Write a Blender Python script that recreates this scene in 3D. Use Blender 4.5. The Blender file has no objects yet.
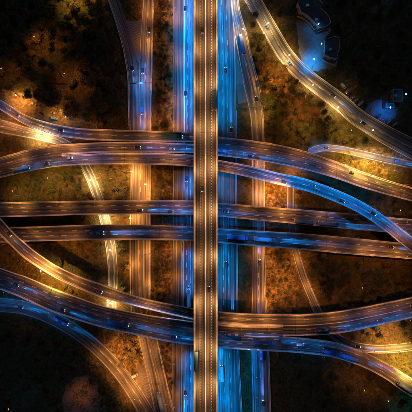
import bpy, bmesh, math, random
import numpy as np
from mathutils import Vector, Matrix
random.seed(7); rng = np.random.default_rng(7)
sc = bpy.context.scene
COL = sc.collection
# ---------------------------------------------------------------- camera
H = 280.0; S = 0.8; C0 = 206.0            # drone height, metres per photo pixel on the ground
cd = bpy.data.cameras.new('drone_camera'); cam = bpy.data.objects.new('drone_camera', cd); COL.objects.link(cam)
cam.location = (0, 0, H); cam.rotation_euler = (0, 0, 0)
cd.sensor_width = 36; cd.angle = 2*math.atan(C0*S/H); cd.clip_start = 1; cd.clip_end = 6000
sc.camera = cam
# ---------------------------------------------------------------- sky, moonlit night
w = bpy.data.worlds.new('World'); sc.world = w; w.use_nodes = True
nt = w.node_tree; nt.nodes.clear()
sky = nt.nodes.new('ShaderNodeTexSky'); sky.sky_type = 'NISHITA'; sky.sun_disc = False
sky.sun_elevation = math.radians(-3); sky.sun_rotation = math.radians(200)
bg = nt.nodes.new('ShaderNodeBackground'); bg.inputs['Strength'].default_value = 0.12
wo = nt.nodes.new('ShaderNodeOutputWorld')
nt.links.new(sky.outputs[0], bg.inputs[0]); nt.links.new(bg.outputs[0], wo.inputs[0])
sd = bpy.data.lights.new('moon', 'SUN'); sd.energy = 0.15; sd.angle = math.radians(0.5); sd.color = (0.15, 0.4, 1.0)
so = bpy.data.objects.new('moon', sd); COL.objects.link(so); so.rotation_euler = (math.radians(50), 0, math.radians(160))
sc.view_settings.view_transform = 'Standard'; sc.view_settings.look = 'None'
sc.view_settings.exposure = 1.15; sc.view_settings.gamma = 1.0
try: sc.view_settings.use_curve_mapping = False
except Exception: pass
sc.cycles.max_bounces = 4; sc.cycles.diffuse_bounces = 2; sc.cycles.glossy_bounces = 2
sc.cycles.use_light_tree = True
try: sc.cycles.use_denoising = True
except Exception: pass
sc.cycles.sample_clamp_indirect = 3.0
LAMP_P = 5200.0       # watts of a standard sodium street lamp
BEAM_P = 6.5         # strength of a headlamp
FILL_P = 20000.0      # added fill lights under the viaduct edges, standing in for traffic glow
YEL = (1.0, 0.58, 0.10); SODIUM = (1.0, 0.35, 0.07); AMBER = (1.0, 0.45, 0.12); WARM = (1.0, 0.60, 0.22); COOL = (0.0, 0.24, 0.85); TEAL = (0.0, 0.28, 0.8); CYAN = (0.0, 0.32, 1.0)

# ---------------------------------------------------------------- helpers
def W(x, y, z=0.0):
    k = S*(H-z)/H
    return np.array([(x-C0)*k, (C0-y)*k, z])
def PX(p):
    k = S*(H-p[2])/H
    return p[0]/k+C0, C0-p[1]/k
def tag(o, label=None, cat=None, group=None, kind=None):
    if label: o['label'] = label
    if cat: o['category'] = cat
    if group: o['group'] = group
    if kind: o['kind'] = kind
    return o
def link(o, parent=None):
    COL.objects.link(o)
    if parent is not None: o.parent = parent
    return o
def empty(name, loc=(0,0,0), rz=0.0):
    o = bpy.data.objects.new(name, None); link(o); o.location = tuple(loc); o.rotation_euler = (0,0,rz); o.empty_display_size = .5
    return o
class MB:
    def __init__(s): s.v=[]; s.f=[]; s.uv=[]
    def box(s, c, d, rz=0.0, taper=1.0):
        b=len(s.v); cx,cy,cz=c; dx,dy,dz=d[0]/2,d[1]/2,d[2]/2; ca,sa=math.cos(rz),math.sin(rz)
        for zz,t in ((-dz,1.0),(dz,taper)):
            for xx,yy in ((-dx,-dy),(dx,-dy),(dx,dy),(-dx,dy)):
                X,Y=xx*t,yy*t
                s.v.append((cx+X*ca-Y*sa, cy+X*sa+Y*ca, cz+zz))
        s.f += [(b+3,b+2,b+1,b),(b+4,b+5,b+6,b+7),(b,b+1,b+5,b+4),(b+1,b+2,b+6,b+5),(b+2,b+3,b+7,b+6),(b+3,b,b+4,b+7)]
        return s
    def tube(s, p, q, r0, r1=None, n=8):
        r1 = r0 if r1 is None else r1
        p=Vector(p); q=Vector(q); d=(q-p).normalized(); a=d.orthogonal().normalized(); c=d.cross(a); b=len(s.v)
        for P,r in ((p,r0),(q,r1)):
            for i in range(n):
                t=2*math.pi*i/n; s.v.append(tuple(P+a*(r*math.cos(t))+c*(r*math.sin(t))))
        for i in range(n):
            j=(i+1)%n; s.f.append((b+i,b+j,b+n+j,b+n+i))
        s.f.append(tuple(b+n-1-i for i in range(n))); s.f.append(tuple(b+n+i for i in range(n)))
        return s
    def face(s, pts):
        b=len(s.v); s.v += [tuple(map(float,p)) for p in pts]; s.f.append(tuple(range(b,b+len(pts)))); return s
    def prism(s, poly, z0, z1):
        b=len(s.v); n=len(poly)
        s.v += [(p[0],p[1],z0) for p in poly]+[(p[0],p[1],z1) for p in poly]
        s.f.append(tuple(b+n-1-i for i in range(n))); s.f.append(tuple(b+n+i for i in range(n)))
        for i in range(n):
            j=(i+1)%n; s.f.append((b+i,b+j,b+n+j,b+n+i))
        return s
    def loft(s, rings):
        b=len(s.v); n=len(rings[0])
        for r in rings: s.v += [tuple(p) for p in r]
        for k in range(len(rings)-1):
            for i in range(n):
                j=(i+1)%n; s.f.append((b+k*n+i,b+k*n+j,b+(k+1)*n+j,b+(k+1)*n+i))
        s.f.append(tuple(b+n-1-i for i in range(n))); e=b+(len(rings)-1)*n; s.f.append(tuple(e+i for i in range(n)))
        return s
    def mesh(s, name, mat, smooth=False):
        m=bpy.data.meshes.new(name); m.from_pydata(s.v,[],s.f); m.materials.append(mat)
        if s.uv:
            l=m.uv_layers.new(name='UVMap')
            idx=np.empty(len(m.loops),dtype=np.int32); m.loops.foreach_get('vertex_index',idx)
            l.data.foreach_set('uv', np.array(s.uv,dtype=np.float32)[idx].ravel())
        if smooth: m.polygons.foreach_set('use_smooth',[True]*len(m.polygons))
        m.update(); return m
    def build(s, name, mat, parent=None, smooth=False):
        return link(bpy.data.objects.new(name, s.mesh(name,mat,smooth)), parent)

# ---------------------------------------------------------------- materials
def newmat(name):
    m=bpy.data.materials.new(name); m.use_nodes=True; n=m.node_tree.nodes; L=m.node_tree.links
    return m,n,L,n['Principled BSDF']
def simple(name, col, rough=.6, metal=0.0, emis=None, estr=0.0, var=0.0, scale=2.0):
    m,n,L,b=newmat(name); b.inputs['Base Color'].default_value=(*col,1); b.inputs['Roughness'].default_value=rough; b.inputs['Metallic'].default_value=metal
    if emis: b.inputs['Emission Color'].default_value=(*emis,1); b.inputs['Emission Strength'].default_value=estr
    if var:
        t=n.new('ShaderNodeTexNoise'); t.inputs['Scale'].default_value=scale; t.inputs['Detail'].default_value=6
        g=n.new('ShaderNodeNewGeometry'); L.new(g.outputs['Position'],t.inputs['Vector'])
        r=n.new('ShaderNodeMapRange'); r.inputs[1].default_value=.3; r.inputs[2].default_value=.7; r.inputs[3].default_value=1-var; r.inputs[4].default_value=1+var
        L.new(t.outputs[0],r.inputs[0])
        x=n.new('ShaderNodeMix'); x.data_type='RGBA'; x.blend_type='MULTIPLY'; x.inputs[0].default_value=1; x.inputs[6].default_value=(*col,1)
        L.new(r.outputs[0],x.inputs[7]); L.new(x.outputs[2],b.inputs['Base Color'])
    return m
def asphalt(name, col, streak=.6, joint=0.0, warm=0.0):
    """road surface; UV = metres across / along, so worn wheel tracks and painted light-trail streaks run with the lane"""
    m,n,L,b=newmat(name)
    uv=n.new('ShaderNodeUVMap'); uv.uv_map='UVMap'
    def noise(sx,sy,det=4,rough=.6):
        mp=n.new('ShaderNodeMapping'); mp.inputs['Scale'].default_value=(sx,sy,1); L.new(uv.outputs[0],mp.inputs[0])
        t=n.new('ShaderNodeTexNoise'); t.inputs['Scale'].default_value=1; t.inputs['Detail'].default_value=det; t.inputs['Roughness'].default_value=rough
        L.new(mp.outputs[0],t.inputs['Vector']); return t
    def rng_(t,lo,hi,a=.3,bb=.7):
        r=n.new('ShaderNodeMapRange'); r.inputs[1].default_value=a; r.inputs[2].default_value=bb; r.inputs[3].default_value=lo; r.inputs[4].default_value=hi
        L.new(t.outputs[0] if hasattr(t,'outputs') else t,r.inputs[0]); return r.outputs[0]
    def mul(a,c):
        q=n.new('ShaderNodeMath'); q.operation='MULTIPLY'; L.new(a,q.inputs[0]); L.new(c,q.inputs[1]); return q.outputs[0]
    s1=rng_(noise(.9,.009,2),1-streak,1+streak*1.2,.36,.64); s2=rng_(noise(3.2,.014,2),1-streak*.6,1+streak*.8,.35,.65); s5=rng_(noise(2.1,.006,1,.4),1.0,2.3,.60,.70)  # wear streaks and bright lines that also paint light trails into the colour
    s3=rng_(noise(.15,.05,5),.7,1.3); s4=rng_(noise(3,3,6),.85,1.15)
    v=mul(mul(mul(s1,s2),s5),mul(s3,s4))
    if joint:
        sp=n.new('ShaderNodeSeparateXYZ'); L.new(uv.outputs[0],sp.inputs[0])
        q=n.new('ShaderNodeMath'); q.operation='DIVIDE'; L.new(sp.outputs[1],q.inputs[0]); q.inputs[1].default_value=joint
        fr=n.new('ShaderNodeMath'); fr.operation='FRACT'; L.new(q.outputs[0],fr.inputs[0])
        lt=n.new('ShaderNodeMath'); lt.operation='LESS_THAN'; L.new(fr.outputs[0],lt.inputs[0]); lt.inputs[1].default_value=.35/joint
        v=mul(v,rng_(lt,1.0,.35,0,1))
    x=n.new('ShaderNodeMix'); x.data_type='RGBA'; x.blend_type='MULTIPLY'; x.inputs[0].default_value=1; x.inputs[6].default_value=(*col,1)
    L.new(v,x.inputs[7]); L.new(x.outputs[2],b.inputs['Base Color'])
    L.new(rng_(noise(1.7,.02,3),.38,.75),b.inputs['Roughness'])
    bp=n.new('ShaderNodeBump'); bp.inputs['Strength'].default_value=.25; bp.inputs['Distance'].default_value=.02
    L.new(noise(6,6,4).outputs[0],bp.inputs['Height']); L.new(bp.outputs[0],b.inputs['Normal'])
    return m
def objcol(name, rough=.35, metal=0.0, coat=0.0):
    m,n,L,b=newmat(name); oi=n.new('ShaderNodeObjectInfo'); L.new(oi.outputs['Color'],b.inputs['Base Color'])
    b.inputs['Roughness'].default_value=rough; b.inputs['Metallic'].default_value=metal; b.inputs['Coat Weight'].default_value=coat
    return m
def leafmat(name, c1, c2, c3):
    m,n,L,b=newmat(name)
    g=n.new('ShaderNodeNewGeometry'); t=n.new('ShaderNodeTexNoise'); t.inputs['Scale'].default_value=.9; t.inputs['Detail'].default_value=3
    L.new(g.outputs['Position'],t.inputs['Vector'])
    cr=n.new('ShaderNodeValToRGB'); e=cr.color_ramp.elements; e[0].position=.35; e[0].color=(*c1,1); e[1].position=.65; e[1].color=(*c2,1)
    L.new(t.outputs[0],cr.inputs[0])
    oi=n.new('ShaderNodeObjectInfo'); x=n.new('ShaderNodeMix'); x.data_type='RGBA'; x.inputs[7].default_value=(*c3,1)
    mm=n.new('ShaderNodeMath'); mm.operation='MULTIPLY'; mm.inputs[1].default_value=.7; L.new(oi.outputs['Random'],mm.inputs[0]); L.new(mm.outputs[0],x.inputs[0])
    L.new(cr.outputs[0],x.inputs[6]); L.new(x.outputs[2],b.inputs['Base Color']); b.inputs['Roughness'].default_value=.65
    b.inputs['Specular IOR Level'].default_value=.25
    return m
def groundmat(name, cols, scale=.03, bump=.6, con=.55):
    m,n,L,b=newmat(name); g=n.new('ShaderNodeNewGeometry')
    def noise(s,det=8,off=0,dist=0):
        t=n.new('ShaderNodeTexNoise'); t.inputs['Scale'].default_value=s; t.inputs['Detail'].default_value=det; t.inputs['Distortion'].default_value=dist
        t.inputs['Roughness'].default_value=.62
        mp=n.new('ShaderNodeMapping'); mp.inputs['Location'].default_value=(off,off*.7,0); L.new(g.outputs['Position'],mp.inputs[0]); L.new(mp.outputs[0],t.inputs['Vector']); return t
    cr=n.new('ShaderNodeValToRGB'); el=cr.color_ramp.elements
    while len(el)<len(cols): el.new(.5)
    for i,c in enumerate(cols): el[i].position=.30+.4*i/(len(cols)-1); el[i].color=(*c,1)
    L.new(noise(scale,8,13,.4).outputs[0],cr.inputs[0])
    v=n.new('ShaderNodeMapRange'); v.inputs[1].default_value=.3; v.inputs[2].default_value=.7; v.inputs[3].default_value=1-con; v.inputs[4].default_value=1+con; L.new(noise(.45,8,55).outputs[0],v.inputs[0])
    x=n.new('ShaderNodeMix'); x.data_type='RGBA'; x.blend_type='MULTIPLY'; x.inputs[0].default_value=1; L.new(cr.outputs[0],x.inputs[6]); L.new(v.outputs[0],x.inputs[7])
    L.new(x.outputs[2],b.inputs['Base Color']); b.inputs['Roughness'].default_value=.95; b.inputs['Specular IOR Level'].default_value=.15
    bp=n.new('ShaderNodeBump'); bp.inputs['Strength'].default_value=bump; bp.inputs['Distance'].default_value=.8
    L.new(noise(.5,8,5).outputs[0],bp.inputs['Height']); L.new(bp.outputs[0],b.inputs['Normal'])
    return m
M = dict(
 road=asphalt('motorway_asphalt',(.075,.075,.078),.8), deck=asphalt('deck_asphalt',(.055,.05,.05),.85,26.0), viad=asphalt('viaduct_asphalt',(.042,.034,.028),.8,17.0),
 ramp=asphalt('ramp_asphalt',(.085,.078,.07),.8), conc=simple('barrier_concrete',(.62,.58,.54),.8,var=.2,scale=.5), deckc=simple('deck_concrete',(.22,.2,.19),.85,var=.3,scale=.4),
 worn=simple('worn_paint',(.2,.18,.16),.7,var=.4,scale=1.5), rim=simple('pale_parapet',(.3,.3,.3),.7), paint=simple('road_paint',(.75,.73,.7),.6,var=.25,scale=1.5), steel=simple('galvanised_steel',(.38,.39,.4),.4,.8), dark=simple('dark_rubber',(.02,.02,.02),.8),
 glass=simple('car_glass',(.015,.018,.022),.08), lensA=simple('sodium_lens',(.9,.7,.4),.4,0,(1,.62,.25),4.0), lensC=simple('led_lens',(.7,.85,1),.4,0,(.25,.65,1.0),7.0),
 lensW=simple('bright_sodium_lens',(.9,.7,.4),.4,0,(1,.72,.33),26.0), lensT=simple('cyan_lens',(.6,.9,.9),.4,0,(.12,.85,.95),30.0),
 head=simple('headlamp_lens',(.8,.85,.9),.2,0,(.45,.72,1.0),9.0), headw=simple('warm_headlamp_lens',(.9,.85,.8),.2,0,(1,.7,.4),7.0), tail=simple('tail_lamp_lens',(.5,.03,.02),.3,0,(1,.06,.02),3.0),
 body=objcol('vehicle_paint',.35,0,.5), cargo=objcol('cargo_panel',.6), bark=simple('bark',(.09,.06,.04),.9),
 leafd=leafmat('dark_leaves',(.05,.06,.018),(.11,.10,.035),(.12,.08,.03)), leafo=leafmat('olive_leaves',(.08,.09,.02),(.15,.14,.04),(.14,.08,.03)),
 leaft=leafmat('tawny_leaves',(.14,.08,.03),(.24,.15,.06),(.09,.09,.03)), palm=leafmat('palm_fronds',(.05,.06,.025),(.09,.085,.04),(.06,.05,.02)),
 ground=groundmat('scrubby_ground',[(.022,.03,.008),(.06,.052,.018),(.12,.075,.03),(.035,.042,.012),(.15,.09,.036)],.05),
 soil=groundmat('bare_soil',[(.14,.095,.035),(.24,.16,.06),(.09,.06,.022)],.12,.7,.75), field=groundmat('dry_field',[(.24,.15,.10),(.30,.19,.12),(.19,.12,.08)],.05,.3,.3),
 pave=groundmat('yard_paving',[(.13,.13,.13),(.2,.19,.185),(.10,.10,.10)],.04,.1,.2), roof=simple('flat_roof_felt',(.035,.037,.042),.8,var=.35,scale=.3), wall=simple('rendered_wall',(.2,.2,.2),.8,var=.15,scale=.5),
 win=simple('window_glass',(.03,.035,.045),.1), grass=leafmat('dry_grass',(.07,.07,.025),(.13,.10,.045),(.10,.065,.03)), water=simple('pool_water',(.05,.25,.35),.05),
)
# ---------------------------------------------------------------- roads: sampled edge pairs
ROADS={}
def cr_spline(P, step):
    P=np.array(P,float); n=len(P); out=[]
    Q=np.vstack([2*P[0]-P[1],P,2*P[-1]-P[-2]])
    for i in range(n-1):
        p0,p1,p2,p3=Q[i],Q[i+1],Q[i+2],Q[i+3]
        c1=(p1[:2]+p1[3:5])/2; c2=(p2[:2]+p2[3:5])/2
        k=max(1,int(np.linalg.norm(c2-c1)/step))
        for j in range(k):
            t=j/k
            out.append(.5*((2*p1)+(-p0+p2)*t+(2*p0-5*p1+4*p2-p3)*t*t+(-p0+3*p1-3*p2+p3)*t**3))
    out.append(P[-1]); return np.array(out)
class Road: pass
def sample(key, rows, ext=(0,0), step=3.0, deck=False):
    """rows: (Ax,Ay,Bx,By,z) in photo pixels at that height; ext: metres of straight continuation beyond either end"""
    P=[]
    for ax,ay,bx,by,z in rows:
        a=W(ax,ay,z); b=W(bx,by,z); P.append([a[0],a[1],z,b[0],b[1],z])
    P=[np.array(p) for p in P]
    if ext[0]:
        d=P[0]-P[1]; L=np.linalg.norm((d[:2]+d[3:5])/2); e=P[0].copy(); dd=(d[:2]+d[3:5])/2/L*ext[0]; e[:2]+=dd; e[3:5]+=dd; P.insert(0,e)
    if ext[1]:
        d=P[-1]-P[-2]; L=np.linalg.norm((d[:2]+d[3:5])/2); e=P[-1].copy(); dd=(d[:2]+d[3:5])/2/L*ext[1]; e[:2]+=dd; e[3:5]+=dd; P.append(e)
    s=cr_spline(P,step)
    r=Road(); r.A=s[:,:3]; r.B=s[:,3:6]; r.C=(r.A+r.B)/2; r.key=key
    r.L=np.concatenate([[0],np.cumsum(np.linalg.norm(np.diff(r.C[:,:2],axis=0),axis=1))])
    r.wid=np.linalg.norm((r.B-r.A)[:,:2],axis=1); r.n=(r.B-r.A)/r.wid[:,None]
    t=np.gradient(r.C,axis=0); r.t=t/np.linalg.norm(t,axis=1)[:,None]
    r.px=np.array([PX(c) for c in r.C]); r.hw=r.wid/2/(S*(H-r.C[:,2])/H)
    r.deck=deck
    ROADS[key]=r; return r
def hrows(l): return [(x,t,x,b,z) for x,t,b,z in l]
def vrows(l): return [(xl,y,xr,y,z) for y,xl,xr,z in l]
def crows(l):
    """centre line rows (x,y,width px,z)"""
    P=np.array(l,float); T=np.gradient(P[:,:2],axis=0); T/=np.linalg.norm(T,axis=1)[:,None]
    return [(p[0]+t[1]*p[2]/2,p[1]-t[0]*p[2]/2,p[0]-t[1]*p[2]/2,p[1]+t[0]*p[2]/2,p[3]) for p,t in zip(P,T)]
def at(r,i,side,d,dz):
    base=r.A[i] if side=='A' else r.B[i] if side=='B' else r.C[i]
    n=r.n[i] if side!='B' else -r.n[i]
    p=base+n*d; return (p[0],p[1],p[2]+dz)
def sweep(r, prof, name, mat, parent=None, closed=True, lo=0, hi=None, uv=False, ground_low=False):
    hi=len(r.C) if hi is None else hi; mb=MB(); k=len(prof)
    for i in range(lo,hi):
        for (s,d,dz) in prof:
            if ground_low and dz<-.1 and r.C[i][2]<4.5: dz=-r.C[i][2]-.4
            p=at(r,i,s,d,dz); mb.v.append(p)
            if uv:
                off=getattr(r,'uo',0)+np.dot(np.array(p[:2])-r.C[i][:2], r.n[i][:2]); mb.uv.append((off+40, r.L[i]+getattr(r,'vo',0)))
    m=k if closed else k-1
    for i in range(hi-lo-1):
        for j in range(m):
            a=i*k+j; b=i*k+(j+1)%k; mb.f.append((a,b,b+k,a+k))
    if closed:
        mb.f.append(tuple(range(k-1,-1,-1))); e=(hi-lo-1)*k; mb.f.append(tuple(e+j for j in range(k)))
    return mb.build(name,mat,parent)
def interp(r,s):
    i=np.searchsorted(r.L,s)-1; i=max(0,min(len(r.L)-2,i)); f=(s-r.L[i])/(r.L[i+1]-r.L[i]); return i,f
def mark(mb, r, frac=None, side='A', d=.6, w=.18, on=None, off=None, dz=.01, lo=0, hi=None):
    """one painted line; frac = share of the carriageway from A to B, else d metres in from side"""
    hi=r.L[-1] if hi is None else hi
    def pt(s,o):
        i,f=interp(r,s)
        A=r.A[i]*(1-f)+r.A[i+1]*f; B=r.B[i]*(1-f)+r.B[i+1]*f; n=r.n[i]*(1-f)+r.n[i+1]*f
        base = A+(B-A)*frac+n*o if frac is not None else (A+n*(d+o) if side=='A' else B-n*(d+o))
        return (base[0],base[1],base[2]+dz)
    if on is None:
        ss=np.arange(lo,hi,3.0); b=len(mb.v)
        for s in ss: mb.v += [pt(s,-w/2),pt(s,w/2)]
        for i in range(len(ss)-1): q=b+2*i; mb.f.append((q,q+1,q+3,q+2))
    else:
        s=lo+off
        while s+on<hi:
            mb.face([pt(s,-w/2),pt(s,w/2),pt(s+on,w/2),pt(s+on,-w/2)]); s+=on+off
FOOT=[]
def deck_parts(r, par, mat, lanes, piers=True, medians=(), dash=(4,6), parA=True, parB=True, skip_piers=(), lines=True):
    sweep(r,[('A',0,0),('B',0,0),('B',0,-.7),('B',2.0,-1.7),('A',2.0,-1.7),('A',0,-.7)],'deck',M['deckc'],par,ground_low=True)
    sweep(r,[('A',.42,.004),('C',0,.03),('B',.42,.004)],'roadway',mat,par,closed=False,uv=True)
    pp=lambda s:[(s,.002,-.35),(s,.002,.95),(s,.24,.95),(s,.30,.45),(s,.45,.012)]
    if parA: sweep(r,[('A',-.02,-.35),('A',-.02,.95),('A',.34,.95),('A',.42,.45),('A',.58,-.01)],'parapet',M['conc'],par)
    if parB: sweep(r,[('B',-.02,-.35),('B',-.02,.95),('B',.34,.95),('B',.42,.45),('B',.58,-.01)],'parapet',M['conc'],par)
    mb=MB()
    if lines:
        mark(mb,r,side='A',d=1.0,w=.2,dz=.045); mark(mb,r,side='B',d=1.0,w=.2,dz=.045)
    for k,fr in enumerate(lanes): mark(mb,r,frac=fr,w=.2,on=dash[0],off=dash[1],dz=.045,lo=k*1.7)
    mb.build('lane_marking',M['paint'],par)
    if piers:
        s=12.0
        while s<r.L[-1]-5:
            i,f=interp(r,s); c=r.C[i]; z=c[2]
            if z>4.5:
                ok=False
                for ds in (0,5,-5,9,-9):
                    i,f=interp(r,min(max(s+ds,0),r.L[-1]-1)); c=r.C[i]
                    if free_ground(c[0],c[1],1.8) and free_under(c[0],c[1],c[2],r,1.2): ok=True; break
                if ok:
                    rz=math.atan2(r.n[i][1],r.n[i][0]); q=MB()
                    q.box((c[0],c[1],(c[2]-2.7-.3)/2),(2.2,1.3,c[2]-2.7+.3),rz)
                    q.box((c[0],c[1],c[2]-2.2),(min(r.wid[i]*.7,12),1.5,1.0),rz)
                    q.build('pier',M['deckc'],par)
            s+=27
def free_ground(x,y,m):
    for r in ROADS.values():
        if r.deck: continue
        d=np.hypot(r.C[:,0]-x,r.C[:,1]-y)
        if np.any(d<r.wid/2+m): return False
    return True
def free_under(x,y,z,me,m):
    for r in ROADS.values():
        if not r.deck or r is me: continue
        d=np.hypot(r.C[:,0]-x,r.C[:,1]-y)
        if np.any((d<r.wid/2+m)&(r.C[:,2]<z-2)): return False
    return True

# --- ground roads (each a sheet 4 mm or more above the last)
G=[ # key, rows, ext, layer, mat, lanes
 ('O',vrows([(-20,173,184,0),(60,173,184,0),(130,173,184,0),(300,172,183,0),(430,172,182,0)]),(60,60),1,'ramp',[],),
 ('P',vrows([(-20,183.6,200,0),(130,183.6,200,0),(300,182.6,200,0),(430,184,200,0)]),(70,70),3,'road',[.22,.44],),
 ('Q',vrows([(-20,212,232,0),(60,212,236,0),(130,212,236,0),(330,212,238,0),(430,212,242.5,0)]),(70,70),3,'road',[.45,.66],),
 ('R',vrows([(-20,229,237,0),(8,231,239,0),(33,234,246,0),(58,238.5,251.5,0),(86,243.5,259,0),(104,247.5,261.5,0),(130,251,263.5,0),(200,252,264,0),(280,252,265,0),(340,251,268,0),(430,253,271,0)]),(70,70),4,'ramp',[.5],),
 ('Mn',vrows([(-20,143.5,154,0),(5,142.5,153.5,0),(30,140.5,152.8,0),(63,139,152.2,0),(100,139,151,0),(130,139,151,0),(170,131,150.8,0),(300,130,150.8,0),(340,138.5,157.8,0),(375,146.5,165.2,0),(412,154.5,174,0),(440,160,180,0)]),(60,60),4,'ramp',[.5],),
 ('N',vrows([(-20,101,112,0),(0,108.5,119,0),(13,113,123.4,0),(30,118.4,130,0),(50,123.7,135.5,0),(76,128,139.2,0),(100,128.6,139.2,0),(130,129.5,139.2,0),(165,130.5,139.3,0)]),(60,0),2,'ramp',[],),
 ('T',crows([(-20,122,14,0),(0,126,14,0),(25,132,11,0),(45,137,9.5,0),(62,142,9.5,0),(75,151,9,0),(86,167,9,0),(96,190,9,0),(105,218,9.5,0),(111,245,9.5,0),(113.5,275,9,0),(112,300,9,0),(112,322,9,0)]),(60,0),1,'ramp',[.5],),
 ('S',crows([(290,176,8,0),(290.5,192,8,0),(291,215,8,0),(294.5,245,8,0),(302,273,8,0),(313,300,8,0),(325,324,8,0),(336,336,8,0),(350,344,8,0),(370,348,8,0),(390,348,8,0),(412,345.5,8,0),(430,342,8,0)]),(0,60),2,'ramp',[],),
 ('W',crows([(235,-30,14,0),(253,0,14,0),(270,30,14.5,0),(286,56,15,0),(306,77,15.5,0),(338,101,16,0),(358,118,16,0),(384,134,17,0),(412,149,18,0),(430,158,18,0)]),(60,60),3,'ramp',[.5],),
 ('X',crows([(296,166,7,0),(306,155,7.5,0),(318,148.5,8,0),(335,148.5,8,0),(358,153,8,0),(384,159,8,0),(412,165,8,0),(430,170,8,0)]),(0,60),4,'ramp',[],),
 ('Lr',crows([(-20,305,15,0),(0,305,15,0),(25,308,14,0),(50,317,14,0),(75,331,14,0),(98,349,14,0),(118,370,14.5,0),(134,392,15,0),(146,412,16,0),(156,432,17,0)]),(60,60),3,'ramp',[.5],),
]
for g in G:
    r=sample(g[0],g[1],g[2]); r.lanes=g[5]; zz=.02+.006*g[3]
    for a in (r.A,r.B,r.C): a[:,2]=zz
# --- decks
Vr=sample('V',vrows([(-40,193.7,217.7,20),(100,193.7,217.7,20),(300,193.7,217.7,20),(450,193.7,217.7,20)]),(110,110),deck=True)
A=sample('A',hrows([(0,99.5,109.5,.6),(25,114.5,124.5,.9),(50,123,134,1.6),(76,128,138.5,3.5),(104,129.5,140.6,6.5),(150,131,141.5,9),(190,133,141.8,9.5),(205,134,143,9.6)]),(110,0),deck=True)
B0=sample('B0',hrows([(0,157.7,178,8),(25,150.6,172,8.5),(50,146,167.4,9),(62,144.6,166,9.2)]),(110,0),deck=True)
B1=sample('B1',hrows([(62,144.6,154.6,9.2),(104,142.6,152.6,9.5),(150,142.5,152.4,9.6),(190,144,152.9,9.6),(205,145.2,153.6,9.6)]),deck=True)
CE=sample('CE',hrows([(62,155.4,166,9.2),(104,153.6,164.2,9.6),(150,153.4,164.6,9.8),(190,155,166.5,10),(218,160,171,10.3),(250,166,177.5,11),(276,172.5,184,13),(304,178.5,190.5,16),(333,188.5,201,18),(358.5,200,213,18.5),(384,216,230,18.5),(412,237,252.5,18)]),(0,110),deck=True)
D=sample('D',hrows([(205,134.2,153.6,9.6),(218,136.7,155.5,9.6),(250,140.4,159.4,9.4),(276,144.5,163.4,9.2),(304,151,169.4,9),(333,160.5,177.5,9),(358.5,170.5,186.5,9),(384,179.3,194,9),(412,187.5,201.5,9)]),(0,110),deck=True)
F=sample('F',hrows([(0,202.6,217.2,8),(50,201.4,215.8,8),(104,200.6,214.5,8),(194,200.6,214.5,8),(218,202.8,216.3,8),(260,206.3,220.5,8),(304,209.8,224.6,8),(350,213.6,229,8),(412,219.2,234.5,8)]),(110,110),deck=True)
Gd=sample('G',hrows([(0,227.8,242.5,8),(50,226,240.8,8),(104,224.6,239.8,8),(150,225,239.9,8),(194,226.8,240.6,8),(218,228.4,242.6,8),(260,231,246.3,8),(304,233.6,249.8,8),(350,237.7,254,8),(412,243.8,259,8)]),(110,110),deck=True)
H0=sample('H0',hrows([(-8,207,222,16),(0,218,234,16),(12.6,231.2,246.5,16),(25,243,258,16),(50.5,261.5,274.5,15.5),(76,274.6,287,14.5),(104,285,298,13),(136,296,306,11),(170,304,314.2,10.2),(205,310,321.5,10),(240,313,325,10),(263,313.8,325.6,10),(283,314,325.4,10)]),(110,0),deck=True)
I0=sample('I0',hrows([(0,268,289,10),(25,276.5,299,10),(50,287,310.5,10),(75,296.5,319,10),(102,305.6,327,10),(140,313.6,335.5,10),(170,318.3,341.6,10),(205,323,346,10),(240,325.7,349,10),(263,326.3,350.4,10),(283,326.2,351.3,10)]),(110,0),deck=True)
HI=sample('HI',hrows([(283,314,335.6,10),(306,314,335.2,10),(340,310.8,332.8,10),(374,304.6,326,10),(412,296.8,317.5,10)]),(0,110),deck=True)
I2=sample('I2',hrows([(283,336.4,351.3,10),(308,338.6,353.4,10),(333,342,357,10),(358.5,349.7,365,10),(384,361.6,377.8,10),(412,378.5,397,10)]),(0,110),deck=True)

HI.uo=3.95; HI.vo=H0.L[-1]; I2.uo=3.95; I2.vo=I0.L[-1]; B1.uo=-4.4; B1.vo=B0.L[-1]; CE.uo=4.2; CE.vo=B0.L[-1]
# ---------------------------------------------------------------- ground
g=MB(); N=60; ex=1600.0
for i in range(N+1):
    for j in range(N+1): g.v.append((-ex+2*ex*i/N,-ex+2*ex*j/N,0))
for i in range(N):
    for j in range(N): a=i*(N+1)+j; g.f.append((a,a+N+1,a+N+2,a+1))
tag(g.build('ground',M['ground']),kind='structure')
def patch(name,pts,z,mat,kind='structure',wob=1.2):
    # polygon in photo pixels, its outline roughened
    out=[]; n=len(pts)
    for i in range(n):
        a=np.array(pts[i],float); b=np.array(pts[(i+1)%n],float); k=max(1,int(np.linalg.norm(b-a)/3))
        for j in range(k): p=a+(b-a)*j/k+rng.normal(0,wob*.4,2); out.append(W(p[0],p[1],z))
    mb=MB(); mb.face(out[::-1]); o=mb.build(name,mat); return tag(o,kind=kind)
patch('lay_by',[(2,88),(14,91),(30,96),(48,106),(62,113),(80,119),(97,124),(98,131),(78,130),(55,127),(35,121),(20,113),(8,104),(2,97)],.008,M['soil'])
patch('field',[(62,400),(66,386),(75,378),(88,375),(97,382),(101,394),(107,412),(112,424),(58,424)],.008,M['field'])
patch('soil_bank',[(103,330),(120,331),(138,338),(146,362),(152,396),(149,408),(138,386),(122,366),(105,348)],.008,M['soil'])
patch('soil_strip',[(265,168),(300,185),(300,312),(267,314)],.008,M['soil'],wob=2.5)
patch('soil_strip',[(160,-10),(172.6,-10),(172.6,330),(164,335),(158,300),(161,240),(163,180),(159,120),(163,60)],.008,M['soil'],wob=2.5)
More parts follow.
